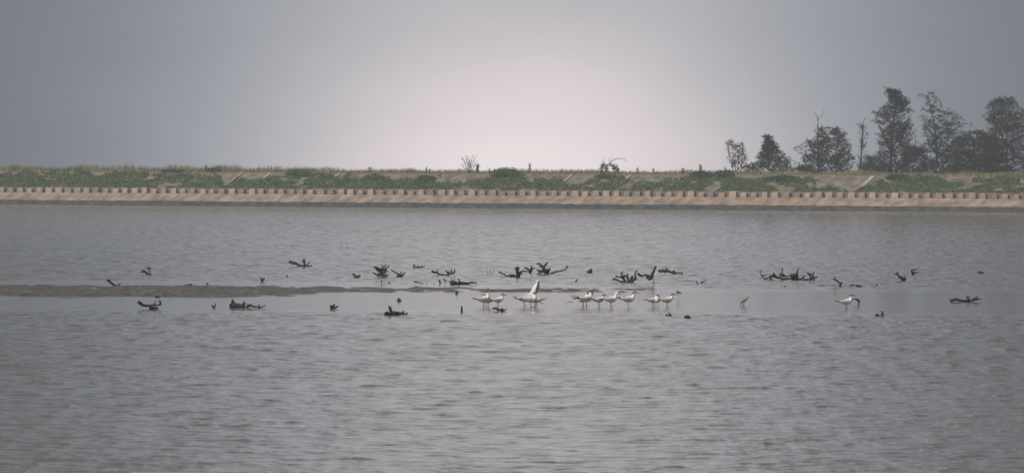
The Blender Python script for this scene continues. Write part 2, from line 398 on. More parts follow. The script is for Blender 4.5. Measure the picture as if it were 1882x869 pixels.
def slope_z(t): return np.interp(t, [3.6, 3.9, 5.2, 6.6, 8.0, 8.3, 10, 13, 17], [2.02, 2.08, 2.62, 3.22, 3.8, 3.84, 3.9, 3.86, 3.3])

# creeping scrub: coverage along the slope read from the photograph (px, lowest t, highest t)
COV = [(-900, 3.9, 7.6), (-700, 3.8, 6.0), (-500, 3.8, 7.8), (-300, 3.8, 6.4), (-80, 3.9, 7.9), (150, 3.9, 7.8), (200, 3.9, 7.8), (330, 3.8, 7.6), (385, 3.8, 7.4), (420, 3.8, 5.6), (480, 3.8, 5.9), (520, 3.8, 7.6), (560, 3.8, 7.9), (600, 3.8, 7.6), (640, 3.8, 6.6),
       (700, 3.8, 6.8), (725, 3.8, 6.0), (760, 3.8, 6.4), (800, 3.8, 6.6), (820, 3.8, 4.6), (850, 3.8, 5.6), (880, 3.8, 6.6), (910, 3.8, 8.0), (960, 3.8, 7.6), (985, 3.8, 6.5), (1030, 3.8, 6.8), (1045, 3.8, 4.0),
       (1075, 3.8, 6.2), (1090, 3.8, 7.7), (1160, 3.8, 7.0), (1175, 3.8, 5.4), (1220, 3.8, 6.6), (1240, 3.8, 5.6), (1262, 3.8, 7.9), (1345, 3.8, 7.9), (1362, 4.2, 6.6), (1385, 3.8, 7.2), (1500, 3.8, 7.2),
       (1530, 3.8, 5.6), (1560, 3.8, 4.0), (1598, 3.8, 4.6), (1618, 3.8, 7.6), (1700, 3.8, 7.6), (1740, 3.8, 6.8), (1800, 3.8, 7.6), (1960, 3.8, 7.8), (2150, 3.8, 6.0), (2350, 3.8, 7.7), (2600, 3.8, 6.8)]
cs = np.array([s_at(c[0], 6) for c in COV]); ct = np.array([c[2] for c in COV])
n = 270000
ss = rng.uniform(cs[0], cs[-1], n); tt = rng.uniform(3.62, 8.6, n)
top = np.interp(ss, cs, ct) + (fbm(ss / 1.2, tt / 1.2, 3, 5) - 0.5) * 2.4
den = fbm(ss / 1.6 + 9, tt / 1.2, 3, 6)
keep = (tt < top) & (den > 0.36) & (rng.uniform(size=n) < 0.9)
ss, tt, den = ss[keep], tt[keep], den[keep]
hgt = (0.10 + 0.9 * np.clip(den - 0.38, 0, 1) * 1.6) * (0.6 + 0.8 * fbm(ss / 3, tt / 3, 2, 14))
zz = slope_z(tt) + rng.uniform(0, 1, len(ss)) ** 0.6 * hgt
P = np.stack([ss, tt - 0.1, zz], 1)
o = lev(link('creeping_scrub', leaf_mesh('creeping_scrub', P, 0.085, leafm, 0.6))); tag(o, 'patches of green creeping scrub covering the levee slope', 'scrub', kind='stuff')

# dry grass on the crest, thin tufts between the blocks
n = 50000
ss = rng.uniform(cs[0], cs[-1], n); tt = 8.2 + rng.uniform(0, 1, n) ** 1.3 * 5.0
hh = (0.16 + 0.85 * fbm(ss / 3.2, tt / 4, 3, 51) ** 1.4) * rng.uniform(0.4, 1.25, n) * (1 + 0.35 * (1 - smooth(s_at(250, 8), s_at(700, 8), ss)))
n2 = 9000; s2 = rng.uniform(cs[0], cs[-1], n2); t2 = rng.uniform(3.62, 4.1, n2); h2 = rng.uniform(0.05, 0.3, n2) * (fbm(s2 / 1.5, t2, 2, 61) > 0.42)
ss = np.concatenate([ss, s2]); tt = np.concatenate([tt, t2]); hh = np.concatenate([hh, h2]); m_ = len(ss)
ang = rng.uniform(0, math.pi, m_); wd = rng.uniform(0.02, 0.07, m_); bx = np.cos(ang) * wd; by = np.sin(ang) * wd
lean = rng.normal(0, 0.22, (m_, 2)) * hh[:, None]; zb = slope_z(tt) - 0.03
co = np.stack([np.stack([ss - bx, tt - by, zb], 1), np.stack([ss + bx, tt + by, zb], 1), np.stack([ss + lean[:, 0], tt + lean[:, 1], zb + hh + 0.03], 1)], 1).reshape(-1, 3)
o = lev(link('dry_grass', fast_mesh('dry_grass', co, np.arange(3 * m_).reshape(m_, 3), drym, tri=True))); tag(o, 'fringe of thin dry grass along the levee crest', 'grass', kind='stuff')

# ------------------------------------------------------------------ woody plants
def mound(px, t, wpx, zc, hz, label, m=leafm, cnt=1500, name='bush'):
    """leafy bush sitting on the slope"""
    s = s_at(px, t); rw = wpx / 2 / 16.2; root = empty(name, LV(s, t, float(slope_z(t))), ANG)
    u = rng.normal(size=(cnt, 3)); u /= np.linalg.norm(u, axis=1)[:, None]; r = rng.uniform(0.35, 1.0, cnt) ** 0.5
    lump = 0.72 + 0.6 * fbm(u[:, 0] * 2.2 + px, u[:, 2] * 2.2 + u[:, 1], 3, int(px))
    P = u * (r * lump)[:, None] * np.array([rw, 0.8, hz]); P[:, 2] = np.abs(P[:, 2]) * 1.0 + 0.05
    link('foliage', leaf_mesh('foliage', P, 0.085, m, 0.6), root)
    V = []; Fc = []
    for k in range(7):
        a = random.uniform(-1, 1); pts, ra = spline([(a * .03, 0, -0.15), (a * rw * .5, random.uniform(-.2, .2), hz * .4), (a * rw * .8, random.uniform(-.4, .4), hz * .8)], [.03, .02, .008], .2)
        tube(V, Fc, pts, ra, 5)
    mesh_obj('stem', V, Fc, barkm, root)
    tag(root, label, 'bush', 'leafy bushes on the levee slope'); return root
mound(552, 7.4, 62, 0, 0.75, 'broad green bush cresting the levee in the left half of the far bank', cnt=2200)
mound(930, 7.6, 66, 0, 0.85, 'bright green rounded bush on the levee just right of the bare crest shrub', cnt=2600)
mound(690, 6.6, 50, 0, 0.55, 'low green bush halfway down the levee above small dead roots', cnt=1500)
mound(783, 6.4, 44, 0, 0.55, 'low green bush on the slope left of the bare crest shrub', cnt=1300)
mound(1290, 7.6, 52, 0, 0.6, 'dark green bush at the levee top left of the wood', leafd, 2000)
mound(1330, 7.7, 44, 0, 0.7, 'dark green bush at the levee top nearest the bare slender tree', leafd, 1800)
mound(1115, 7.3, 46, 0, 0.45, 'green bush under the drooping half-bare crest tree', leafm, 1400)
mound(1440, 6.8, 80, 0, 0.5, 'wide green bush on the slope under the rounded dark tree', leafd, 2200)
mound(1650, 7.3, 56, 0, 0.5, 'dark green bush on the slope under the tallest tree', leafd, 1600)
mound(395, 8.6, 34, 0, 0.55, 'small dark bush on the crest at the left end', leafd, 900)
mound(320, 8.4, 60, 0, 0.4, 'flat dark bush on the crest, leftmost of all', leafd, 1200)

def weed(px, hpx, label, leafy=0.5, wpx=5):
    t = 8.7; s = s_at(px, t); root = empty('weed', LV(s, t, 3.83), ANG); V = []; Fc = []; P = []
    h = hpx / 16.2 + 0.2; rw = wpx / 16.2
    for k in range(4):
        x1 = random.uniform(-.5, .5) * rw; pts, ra = spline([(x1 * .2, 0, -.05), (x1 * .5, random.uniform(-.1, .1), h * .5), (x1, random.uniform(-.2, .2), h * random.uniform(.7, 1))], [.028, .018, .008], .1)
        tube(V, Fc, pts, ra, 5)
        for p in pts[len(pts) // 3:]:
            for j in range(int(7 * leafy) + 1): P.append(tuple(p + Vector([random.gauss(0, .07) for _ in range(3)])))
    mesh_obj('stem', V, Fc, twigm, root); link('foliage', leaf_mesh('foliage', P, 0.055, leafd), root)
    tag(root, label, 'weed', 'single weeds standing on the crest')
for a in ((378, 11, 'upright dark weed on the crest beside the small dark crest bush', 1), (401, 10, 'low leafy weed standing in the small dark crest bush', 1), (680, 9, 'small dark weed on the crest above the low slope bush', .8),
          (783, 10, 'leafy weed on the crest above the second low slope bush', .7), (789, 7, 'very short weed right of the leafy one on the crest', .5), (877, 16, 'dark leafy weed at the foot of the bare crest shrub', 2),
          (900, 9, 'short weed right of the bare crest shrub', .5), (973, 18, 'lone slim weed on the crest above the spoonbill', .8), (1173, 11, 'small weed right of the drooping half-bare crest tree', .5),
          (1202, 10, 'faint small weed on the crest between drooping tree and wood', .4), (1255, 12, 'rust-dark weed at the left of the dark crest bushes', .6), (1287, 17, 'tall weed above the dark crest bushes', 1.2), (1333, 15, 'thin spiky weed just left of the bare slender tree', .4)):
    weed(*a)

def skeleton(V, Fc, base, segs, m_per, n=6, wob=0.04):
    out = []
    for w0, w1, pts in segs:
        P = [Vector((x / m_per, random.uniform(-.4, .4) * (k > 0), z / m_per)) for k, (x, z) in enumerate(pts)]
        ra = [(w0 + (w1 - w0) * k / (len(P) - 1)) / m_per / 2 for k in range(len(P))]
        sp_, r_ = spline(P, ra, 0.25)
        sp_ = [p + Vector((random.gauss(0, wob), random.gauss(0, wob), 0)) if k else p for k, p in enumerate(sp_)]
        tube(V, Fc, sp_, r_, n); out.append((sp_, r_))
    return out
M = 15.6     # photo pixels per metre at the crest
def crest_point(px, t, z=None):
    s = s_at(px, t); return LV(s, t, float(slope_z(t)) if z is None else z)

# bare shrub on the crest (px 862)
def bare_shrub():
    root = empty('bare_shrub', crest_point(862, 9), 0); V = []; Fc = []
    segs = []
    for x0, x1, z in ((-1, -12, 30), (0, -7, 34), (1, 0, 30), (1, 7, 33), (2, 12, 34), (3, 15, 24), (-2, -15, 18), (0, 3, 26), (-1, -3, 33)):
        segs.append((1.5, .5, [(x0, -2), ((x0 * .6 + x1 * .4), z * .45), (x1, z)]))
        for q in range(2):
            f = random.uniform(.35, .8); sx = x0 + (x1 - x0) * f * .9
            segs.append((.8, .35, [(sx, z * f), (sx + random.uniform(-5, 5), z * f + random.uniform(4, 9))]))
    sk = skeleton(V, Fc, None, segs, M, 5); mesh_obj('branches', V, Fc, twigm, root)
    P = [tuple(p + Vector([random.gauss(0, .12) for _ in range(3)])) for s_, r_ in sk for p in s_ if p.z < 0.9 and random.random() < .8 for _ in range(3)]
    P += [tuple(Vector((random.gauss(-12 / M, .06), 0, random.gauss(27 / M, .08)))) for _ in range(20)]
    link('foliage', leaf_mesh('foliage', P, 0.06, leafd), root)
    tag(root, 'bare thin-stemmed shrub fanning upward alone on the crest', 'shrub')
bare_shrub()
def drooping_tree():
    root = empty('drooping_tree', crest_point(1115, 9), 0); V = []; Fc = []
    segs = [(2.4, 1.4, [(0, -3), (-1, 8), (0, 15), (6, 22)]), (1.4, .6, [(6, 22), (14, 27), (24, 29), (33, 27), (34, 23)]), (1.2, .5, [(0, 15), (-7, 20), (-11, 12)]),
            (1.8, .9, [(14, -3), (13, 8), (11, 15), (6, 20)]), (1.2, .5, [(11, 15), (18, 18), (21, 8), (20, 2)]), (1.0, .4, [(-1, 10), (-9, 9), (-13, 3)]), (1, .4, [(0, 14), (-6, 26), (-4, 33)]), (.9, .4, [(14, 4), (26, 4), (33, 8)]), (.9, .4, [(6, 21), (4, 28), (10, 31)])]
    sk = skeleton(V, Fc, None, segs, M, 5); mesh_obj('branches', V, Fc, barkm, root)
    P = []
    for cx, cz, sx, sz, k in ((-7, 15, 4, 5, 170), (-10, 8, 3, 4, 70), (0, 10, 3, 6, 120), (14, 13, 4, 5, 190), (19, 8, 3, 5, 120), (25, 3, 5, 2.5, 60), (8, 17, 4, 3, 80), (-9, 3, 4, 2, 60)):
        for _ in range(k): P.append((random.gauss(cx, sx * .6) / M, random.gauss(0, .4), max(0, random.gauss(cz, sz * .6)) / M))
    link('foliage', leaf_mesh('foliage', P, 0.075, needle), root)
    tag(root, 'small half-bare tree with drooping clumps and one long arching branch', 'tree')
drooping_tree()

# casuarina wood: crown envelopes in photo pixels relative to the foot (height, left, right, density)
def casuarina(px, t, segs, env, label, count, name='casuarina_tree', group='dark trees of the wood behind the levee', leafsize=0.095, seed=1, dense=0.42, lift=0):
    base = crest_point(px, t); root = empty(name, base, 0)
    V = []; Fc = []; mm = F / base.y
    sk = skeleton(V, Fc, None, segs, mm, 6, 0.03)
    hs = [e[0] for e in env]; lf = [e[1] for e in env]; rt = [e[2] for e in env]; dn = [e[3] for e in env]
    # secondary branches from the main stems out to the envelope
    tips = []
    for sp_, r_ in sk[:max(1, len(segs))]:
        for i in range(2, len(sp_), 2):
            p = sp_[i]; z = p.z * mm
            if z < hs[0] or z > hs[-1]: continue
            for sgn in (-1, 1):
                if random.random() < 0.5:
                    zz = min(z + random.uniform(10, 34), hs[-1]); ext = np.interp(zz, hs, rt if sgn > 0 else lf)
                    q = Vector((ext / mm * random.uniform(.6, 1.28), p.y + random.uniform(-1.4, 1.4), zz / mm - random.uniform(0, .5)))
                    if (q - p).length > 5.5: q = p + (q - p).normalized() * 5.5
                    mid = (p + q) / 2 + Vector((0, 0, random.uniform(-.1, .35)))
                    s2, r2 = spline([p, mid, q], [min(r_[i], .05) * .8, .028, .010], .3); tube(V, Fc, s2, r2, 4); tips.append(s2)
    mesh_obj('trunk', V, Fc, barkm, root)
    # clumps: some follow the branches, the rest fill the envelope
    nc = count // 8
    z = rng.uniform(hs[0], hs[-1], nc); l_ = np.interp(z, hs, lf); r_ = np.interp(z, hs, rt)
    wob = 0.70 + 0.62 * fbm(z / 7 + seed * 3, z * 0 + seed, 3, seed); wob2 = 0.70 + 0.62 * fbm(z / 7 + seed * 5, z * 0 + seed + 9, 3, seed)
    mid_ = (l_ + r_) / 2; l_ = mid_ + (l_ - mid_) * wob; r_ = mid_ + (r_ - mid_) * wob2
    u = rng.uniform(0, 1, nc); x = l_ + (r_ - l_) * u; y = rng.normal(0, 1.0, nc) * np.clip((r_ - l_) / 60, .25, 1)
    n1 = fbm(x / 8 + seed * 7, z / 5 + seed, 3, seed); edge = 1 - np.abs(u - .5) * 2
    dz_ = np.interp(z, hs, dn)
    k = (n1 + 0.24 * np.clip(edge * 2, 0, 1) - 0.10) * dz_ > dense
    ctr = np.stack([x / mm, y, z / mm], 1)[k]
    # every clump is a feathery spray pointing outward and up or drooping
    nC = len(ctr); out = np.sign(ctr[:, 0] - ((l_ + r_) / 2 / mm)[k] + rng.normal(0, .6, nC)); dr = np.stack([out * rng.uniform(.3, 1.2, nC), rng.normal(0, .5, nC), rng.uniform(-.15, 1.0, nC)], 1)
    dr /= np.linalg.norm(dr, axis=1)[:, None]; ln = rng.uniform(.35, 1.25, nC)
    rep = np.repeat(np.arange(nC), 26); f_ = rng.uniform(-.5, .6, len(rep))
    sprd = dr[rep] * (f_ * ln[rep])[:, None] + rng.normal(size=(len(rep), 3)) * (0.085 * (1.1 - np.abs(f_)))[:, None]; sprd[:, 2] -= 0.10 * f_ ** 2 * ln[rep]
    P = ctr[rep] + sprd
    Q = [tuple(p + Vector((random.gauss(0, .16), random.gauss(0, .2), random.gauss(-.05, .14)))) for s2 in tips for p in s2[1:] for _ in range(6)]
    P = np.vstack([P, np.array(Q).reshape(-1, 3)]) if Q else P
    link('crown', leaf_mesh('crown', P, leafsize, needle, 0.4), root)
    return tag(root, label, 'tree', group)
casuarina(1355, 13, [(2, .7, [(0, -6), (-6, 30), (-12, 68)]), (2, .7, [(1, -6), (2, 30), (-2, 60)]), (2, .7, [(2, -6), (10, 26), (12, 56)]), (1.5, .5, [(-2, -4), (-12, 22), (-18, 52)])],
          [(-4, -12, 14, .75), (20, -16, 18, .62), (45, -18, 14, .55), (66, -16, 6, .45)], 'slender half-bare upright tree at the left end of the wood', 1300, seed=3, leafsize=.1)
casuarina(1415, 16, [(4, .8, [(0, -8), (-2, 30), (-4, 76)]), (2, .6, [(0, -4), (14, 24), (24, 46)]), (2, .6, [(0, -4), (-16, 22), (-24, 44)])],
          [(-8, -44, 46, 1), (14, -42, 42, 1), (28, -34, 38, .95), (40, -20, 30, .9), (55, -14, 14, .85), (66, -10, 4, .8), (78, -10, -4, .6)], 'dense rounded conical tree second from the left of the wood', 5500, seed=4, dense=.34)
casuarina(1462, 18, [(1.6, .5, [(0, -6), (-6, 20), (-16, 42)]), (1.5, .5, [(0, -6), (8, 14), (14, 30)])], [(-6, -14, 16, .6), (16, -16, 16, .5), (40, -24, -8, .45)], 'small ragged tree filling the gap between conical and twin-topped trees', 500, seed=5)
casuarina(1520, 18, [(3.6, 1.0, [(-14, -8), (-16, 40), (-17, 80), (-18, 112), (-22, 124)]), (1.0, .4, [(-18, 112), (-10, 120), (-8, 130)]), (3, .8, [(14, -8), (16, 40), (20, 94)]), (2, .8, [(6, 20), (-4, 50), (-14, 78)]),
                      (2, .7, [(-8, 20), (-34, 40), (-62, 58)]), (1.8, .6, [(10, 10), (40, 40), (36, 66)])],
          [(-8, -42, 50, 1), (20, -44, 50, 1), (40, -44, 48, .95), (60, -34, 40, .85), (78, -28, 32, .7), (92, -18, 24, .6), (100, -16, 20, .4)], 'broad twin-topped tree with a bare dead leader', 6500, seed=6, dense=.37)
casuarina(1583, 15, [(4.2, 2.4, [(-6, -6), (-2, 30), (1, 60), (2, 100)]), (1.2, .5, [(2, 100), (6, 110), (12, 112)]), (1.2, .5, [(1, 88), (-6, 94)]), (1.5, .5, [(0, 50), (8, 66), (12, 76)])],
          [(10, -8, 8, .3), (50, -6, 12, .5), (72, 0, 12, .4), (100, -4, 6, .25)], 'dead bare snag trunk between two dark trees', 160, seed=7)
casuarina(1640, 16, [(6, 1.5, [(-2, -8), (-2, 60), (2, 110), (4, 160)]), (2.4, .8, [(-2, 50), (-22, 90), (-32, 116)]), (2.2, .8, [(0, 60), (20, 84), (28, 100)]), (2, .7, [(0, 90), (-10, 110), (-26, 126)]), (1.6, .5, [(2, 118), (24, 128), (42, 124)]),
                      (2, .7, [(0, 10), (30, 40), (44, 70)])],
          [(-8, -54, 46, 1), (14, -50, 44, 1), (36, -34, 40, .92), (55, -26, 44, .88), (75, -24, 36, .9), (95, -16, 30, .9), (112, -36, 26, .72), (124, -36, 28, .75), (138, -6, 28, .85), (152, -6, 22, .85), (166, -10, 4, .7)], 'tallest dark tree of the wood with a leaning tip', 8200, seed=8, dense=.36)
casuarina(1715, 19, [(4.5, 1.0, [(4, -8), (6, 50), (4, 90), (-4, 130), (-10, 162)]), (2.2, .7, [(5, 50), (28, 90), (48, 122)]), (2, .6, [(5, 70), (-16, 90), (-18, 100)]), (1.6, .5, [(0, 110), (12, 120), (18, 134)]), (2, .6, [(5, 40), (34, 70), (52, 96)]), (1.6, .5, [(-2, 124), (-16, 130), (-24, 140)])],
          [(-8, -34, 60, 1), (20, -32, 60, .98), (45, -28, 50, .82), (65, -18, 52, .78), (85, -16, 54, .72), (105, -16, 62, .66), (124, -22, 46, .5), (140, -18, 18, .5), (164, -20, 2, .4)], 'open-crowned feathery tree right of the tallest one', 7000, seed=9, dense=.40)
casuarina(1790, 17, [(4, 1, [(0, -8), (2, 40), (-6, 90)]), (2, .7, [(0, 10), (24, 50), (34, 80)])],
          [(-8, -44, 46, 1), (30, -40, 46, 1), (55, -34, 44, .9), (75, -24, 40, .8), (92, -16, 20, .6)], 'lower dense tree between the feathery tree and the edge tree', 6000, seed=10, dense=.35)
for q_, (px, w_, h_, lab) in enumerate(((1478, 26, 26, 'low undergrowth bush at the left foot of the twin-topped tree'), (1605, 36, 44, 'dark undergrowth bush left of the foot of the tallest tree'), (1682, 40, 62, 'dark undergrowth bush between the tallest and the feathery tree'),
        (1757, 44, 74, 'dark undergrowth bush right of the feathery tree'), (1822, 42, 86, 'dark undergrowth bush left of the edge tree'))):
    casuarina(px, 21, [(2, .6, [(0, -6), (2, h_ * .5), (-1, h_)]), (1.6, .5, [(0, -4), (w_ * .4, h_ * .4), (w_ * .7, h_ * .7)])],
              [(-8, -w_, w_, 1), (h_ * .4, -w_ * .9, w_ * .9, .9), (h_ * .75, -w_ * .6, w_ * .6, .75), (h_, -w_ * .25, w_ * .2, .6)], lab, 2600, name='undergrowth_tree', seed=30 + q_, dense=.36)
casuarina(1848, 20, [(5, 1, [(0, -8), (2, 70), (-4, 150)]), (2.2, .7, [(0, 70), (-22, 110), (-34, 140)]), (2.2, .7, [(0, 60), (26, 100), (36, 130)])],
          [(-8, -50, 60, 1), (40, -40, 60, 1), (80, -30, 54, .92), (110, -38, 46, .8), (135, -34, 36, .75), (154, -16, 12, .7)], 'tall heavy-crowned tree at the far right of the wood', 8500, seed=11, dense=.35)
casuarina(1935, 22, [(5, 1, [(0, -8), (0, 120)])], [(-8, -50, 60, 1), (60, -40, 50, 1), (124, -10, 10, .8)], 'dark tree beyond the far right tree, almost out of the picture', 5000, seed=12, dense=.35)

# ------------------------------------------------------------------ driftwood and dead roots
wood = mat('wet_dead_wood', (0.012, 0.010, 0.009), 0.7, (0.035, 0.029, 0.024), scale=6, bump=0.01, bscale=20, spec=0.35)
woodp = mat('thin_dead_twig', (0.10, 0.085, 0.08), 0.85, (0.06, 0.05, 0.045), scale=6)
Z1 = (150, 430, 4.828); Z2 = (340, 430, 4.828); Z3 = (520, 430, 4.828); Z4 = (680, 460, 6.205); Z5 = (880, 460, 6.205); Z6 = (1080, 460, 6.205)
Z8 = (1260, 460, 4.277); Z7 = (1380, 470, 7.241); Z9 = (1500, 470, 5.881)
def wood_thing(zoom, name, label, cat, strokes, group=None, material=None, single=False):
    ox, oy, sc = zoom; material = material or wood
    allp = [(ox + x / sc, oy + y / sc) for _, pts in strokes for x, y in pts]
    by = max(p[1] for p in allp); bx = sum(p[0] for p in allp) / len(allp)
    base = ground(bx, by); Y = base.y; mm = F / Y
    root = None if single else empty(name, base)
    tot = []
    for k, (wpx, pts) in enumerate(strokes):
        PP = []; dep = 0; slope_ = random.uniform(-.5, .5)
        for j, (x, y) in enumerate(pts):
            if j: dep += slope_ * math.hypot(x - pts[j - 1][0], y - pts[j - 1][1]) / sc / mm + random.uniform(-.02, .02)
            p = at_depth(ox + x / sc, oy + y / sc, Y); q = p - base; q.y = dep
            q.z = q.z + 0.02 if q.z < 0.08 and wpx > 1.2 else q.z
            PP.append(q)
        r0 = wpx * (1.7 if material is wood else 1.0) / mm / 2; n = len(PP)
        rad = [r0 * (1 - 0.58 * j / max(1, n - 1)) for j in range(n)]
        if n == 1: PP.append(PP[0] + Vector((r0, 0, 0))); rad.append(r0 * .6)
        sp_, r_ = spline(PP, rad, max(0.03, r0 * 1.2))
        if wpx > 0.8:
            sp_ = [p + Vector([random.gauss(0, r0 * .16) for _ in range(3)]) for p in sp_]
            r_ = [r * random.uniform(.86, 1.16) for r in r_]; r_[-1] *= .6
        if single: tot.append((sp_, r_)); continue
        V = []; Fc = []; tube(V, Fc, sp_, r_, 8, 0.10)
        mesh_obj('trunk' if k == 0 else 'branch', V, Fc, material, root, smooth=True)
    if single:
        V = []; Fc = []
        for s_, r_ in tot: tube(V, Fc, s_, r_, 8, 0.10)
        root = mesh_obj(name, V, Fc, material, smooth=True, loc=base)
    tag(root, label, cat, group); return root
R = 'dead roots and driftwood in the shallows'
D = 'driftwood'
wood_thing(Z4, 'dead_stump', 'spiky upright root stump with many fingers, like an open hand', 'stump', [(5, [(150, 300), (138, 250), (135, 205)]), (3, [(130, 230), (90, 200), (40, 182)]), (2.6, [(130, 245), (85, 225), (60, 200)]), (2.4, [(150, 225), (140, 160)]), (2.2, [(152, 220), (178, 156)]), (2.6, [(158, 232), (190, 205), (220, 170)]), (2.4, [(155, 258), (180, 245), (206, 226)]), (3, [(145, 292), (185, 290), (210, 272)]), (3, [(110, 298), (70, 282), (30, 253)]), (2.4, [(125, 280), (100, 262), (98, 245)])], R)
wood_thing(Z4, 'dead_root', 'forked root leaning left beside the hand-like stump', D, [(2.8, [(365, 303), (340, 290), (310, 260), (240, 222)]), (3, [(312, 298), (340, 303), (368, 300)]), (2, [(345, 295), (362, 238)]), (2.6, [(355, 300), (380, 270), (404, 248)]), (1.5, [(255, 232), (240, 212)])], R)
wood_thing(Z4, 'dead_root', 'small low tangle of roots, farthest out above the long comb-like branch', D, [(2.2, [(490, 200), (560, 200), (628, 190)]), (1.5, [(498, 195), (505, 163), (520, 182)]), (2.5, [(545, 192), (560, 186)]), (1.3, [(588, 195), (590, 172)]), (1.3, [(612, 190), (626, 178)])], R)
wood_thing(Z4, 'dead_branch', 'curved branch with comb of upright prongs at its right end', D, [(2.6, [(702, 240), (760, 250), (790, 276), (860, 286), (930, 272), (970, 264)]), (1.5, [(765, 250), (778, 208)]), (3, [(895, 270), (862, 228)]), (1.4, [(912, 268), (912, 226)]), (1.5, [(930, 268), (930, 198)]), (2.2, [(945, 268), (966, 244), (968, 208)])], R)
wood_thing(Z4, 'dead_twig', 'short thick crooked stub left of the sickle-shaped twig', D, [(2.6, [(790, 342), (800, 362), (792, 386)]), (2, [(795, 380), (815, 382)])], R, single=True)
wood_thing(Z4, 'dead_twig', 'sickle-shaped twig left of the thick floating log', D, [(1.6, [(832, 334), (866, 345), (848, 386)])], R, single=True)
wood_thing(Z4, 'floating_log', 'thick dark log lying flat with two raised side branches', 'log', [(4.6, [(918, 374), (980, 379), (1060, 377), (1155, 374)]), (2.4, [(1150, 376), (1190, 372), (1222, 388)]), (2.0, [(1030, 372), (1018, 345), (1005, 316)]), (1.3, [(985, 365), (950, 342), (924, 324)])], R)
wood_thing(Z4, 'dead_twig', 'thin straight stick sloping down left of the crooked stub', D, [(1.7, [(505, 356), (545, 370), (606, 384)])], R, single=True)
wood_thing(Z4, 'dead_twig', 'tiny upright stub under the hand-like stump', D, [(1.8, [(133, 345), (130, 384)])], R, single=True)
wood_thing(Z4, 'dead_stub', 'tiny flat stub right of the upright one under the hand-like stump', D, [(1.5, [(208, 374), (236, 370)])], R, single=True)
wood_thing(Z4, 'dead_stub', 'tiny speck of wood between sloping stick and crooked stub', D, [(1.2, [(642, 384), (656, 380)])], R, single=True)
wood_thing(Z4, 'dead_stub', 'flat sliver of wood just left of the crooked stub', D, [(1.0, [(718, 389), (750, 387)])], R, single=True)
wood_thing(Z4, 'tree_stump', 'small square dark stump standing on the mud bar', 'stump', [(5, [(325, 578), (325, 540)])], R, single=True)
wood_thing(Z4, 'tree_stump', 'brown squat stump near the right end of the mud bar', 'stump', [(4, [(982, 492), (1006, 490)]), (2.5, [(990, 497), (1000, 482)])], R, single=True)
wood_thing(Z4, 'driftwood_pile', 'heavy driftwood with raised animal-like head, nearest in the water', D, [(3.4, [(165, 735), (200, 728), (260, 738), (340, 737), (425, 728)]), (5, [(195, 725), (210, 708)]), (5, [(275, 728), (245, 695), (208, 636)]), (2, [(235, 665), (244, 634)]), (5, [(262, 728), (300, 718), (332, 708)]), (3.2, [(350, 732), (372, 718), (385, 722)]), (1.3, [(370, 722), (370, 678)]), (1.3, [(380, 715), (402, 688)]), (2, [(400, 735), (428, 716)])], R)
wood_thing(Z4, 'wooden_post', 'slim upright post standing alone in the water left of the terns', 'post', [(3, [(1045, 708), (1045, 628)])], None, single=True)
wood_thing(Z5, 'dead_reeds', 'faint thin upright twigs left of the long-armed root', D, [(.8, [(100, 266), (90, 212), (100, 168)]), (.8, [(130, 266), (134, 205), (148, 158)]), (.8, [(150, 266), (172, 218), (164, 178)]), (.6, [(60, 266), (44, 244)]), (.6, [(120, 262), (112, 224)]), (.6, [(40, 268), (210, 268)])], R, woodp)
wood_thing(Z5, 'dead_root', 'long-armed root with a knotted upright fist and flat left arm', D, [(5, [(445, 302), (438, 250), (430, 182)]), (2.6, [(450, 302), (340, 302), (290, 280), (222, 246)]), (2.6, [(435, 240), (408, 198)]), (2.6, [(445, 238), (466, 190)]), (2.8, [(410, 294), (375, 290), (342, 270)]), (2.6, [(450, 275), (506, 262)]), (2.6, [(455, 258), (510, 238), (560, 240)]), (3.4, [(440, 210), (445, 180)]), (1.8, [(240, 254), (232, 240)])], R)
wood_thing(Z5, 'dead_root', 'cross-shaped root between the knotted fist and the long-tailed root', D, [(3, [(590, 262), (598, 230), (602, 174)]), (3, [(595, 228), (550, 212), (514, 196)]), (2.4, [(545, 214), (556, 190)]), (2.4, [(600, 216), (646, 196)]), (3.4, [(590, 240), (560, 242)]), (.8, [(598, 300), (598, 262)])], R)
wood_thing(Z5, 'dead_root', 'antlered root with a long tail rising to the right', D, [(5, [(775, 272), (750, 222), (735, 195)]), (2.8, [(740, 200), (715, 168), (652, 150)]), (2.2, [(705, 165), (676, 138)]), (2.8, [(740, 200), (758, 162), (792, 130)]), (4.6, [(780, 270), (792, 232), (808, 208)]), (3, [(745, 228), (690, 236), (656, 214)]), (2.6, [(742, 238), (700, 248), (676, 264)]), (2.5, [(765, 272), (820, 272), (890, 244), (985, 214), (1022, 168)]), (2.6, [(735, 195), (690, 186)]), (3.4, [(760, 235), (815, 212)]), (1.6, [(1005, 190), (990, 178)])], R)
wood_thing(Z5, 'dead_twig', 'tiny hooked twig in open water below the stub with two teeth', D, [(1.8, [(1098, 362), (1116, 355), (1122, 324)]), (1.4, [(1116, 345), (1132, 338)])], R, single=True)
wood_thing(Z5, 'driftwood_stick', 'low driftwood with a raised left end just below the leftmost terns', D, [(2.6, [(165, 664), (200, 668), (235, 688), (280, 690), (322, 676)]), (3.2, [(262, 686), (268, 655)]), (1.8, [(168, 664), (190, 656)])], R)
wood_thing(Z6, 'dead_stump', 'small dark stub with two teeth right of the antlered root', 'stump', [(3, [(0, 262), (46, 262)]), (3, [(18, 262), (28, 202)]), (3, [(40, 262), (46, 208)]), (2.6, [(-6, 252), (8, 240)])], R)
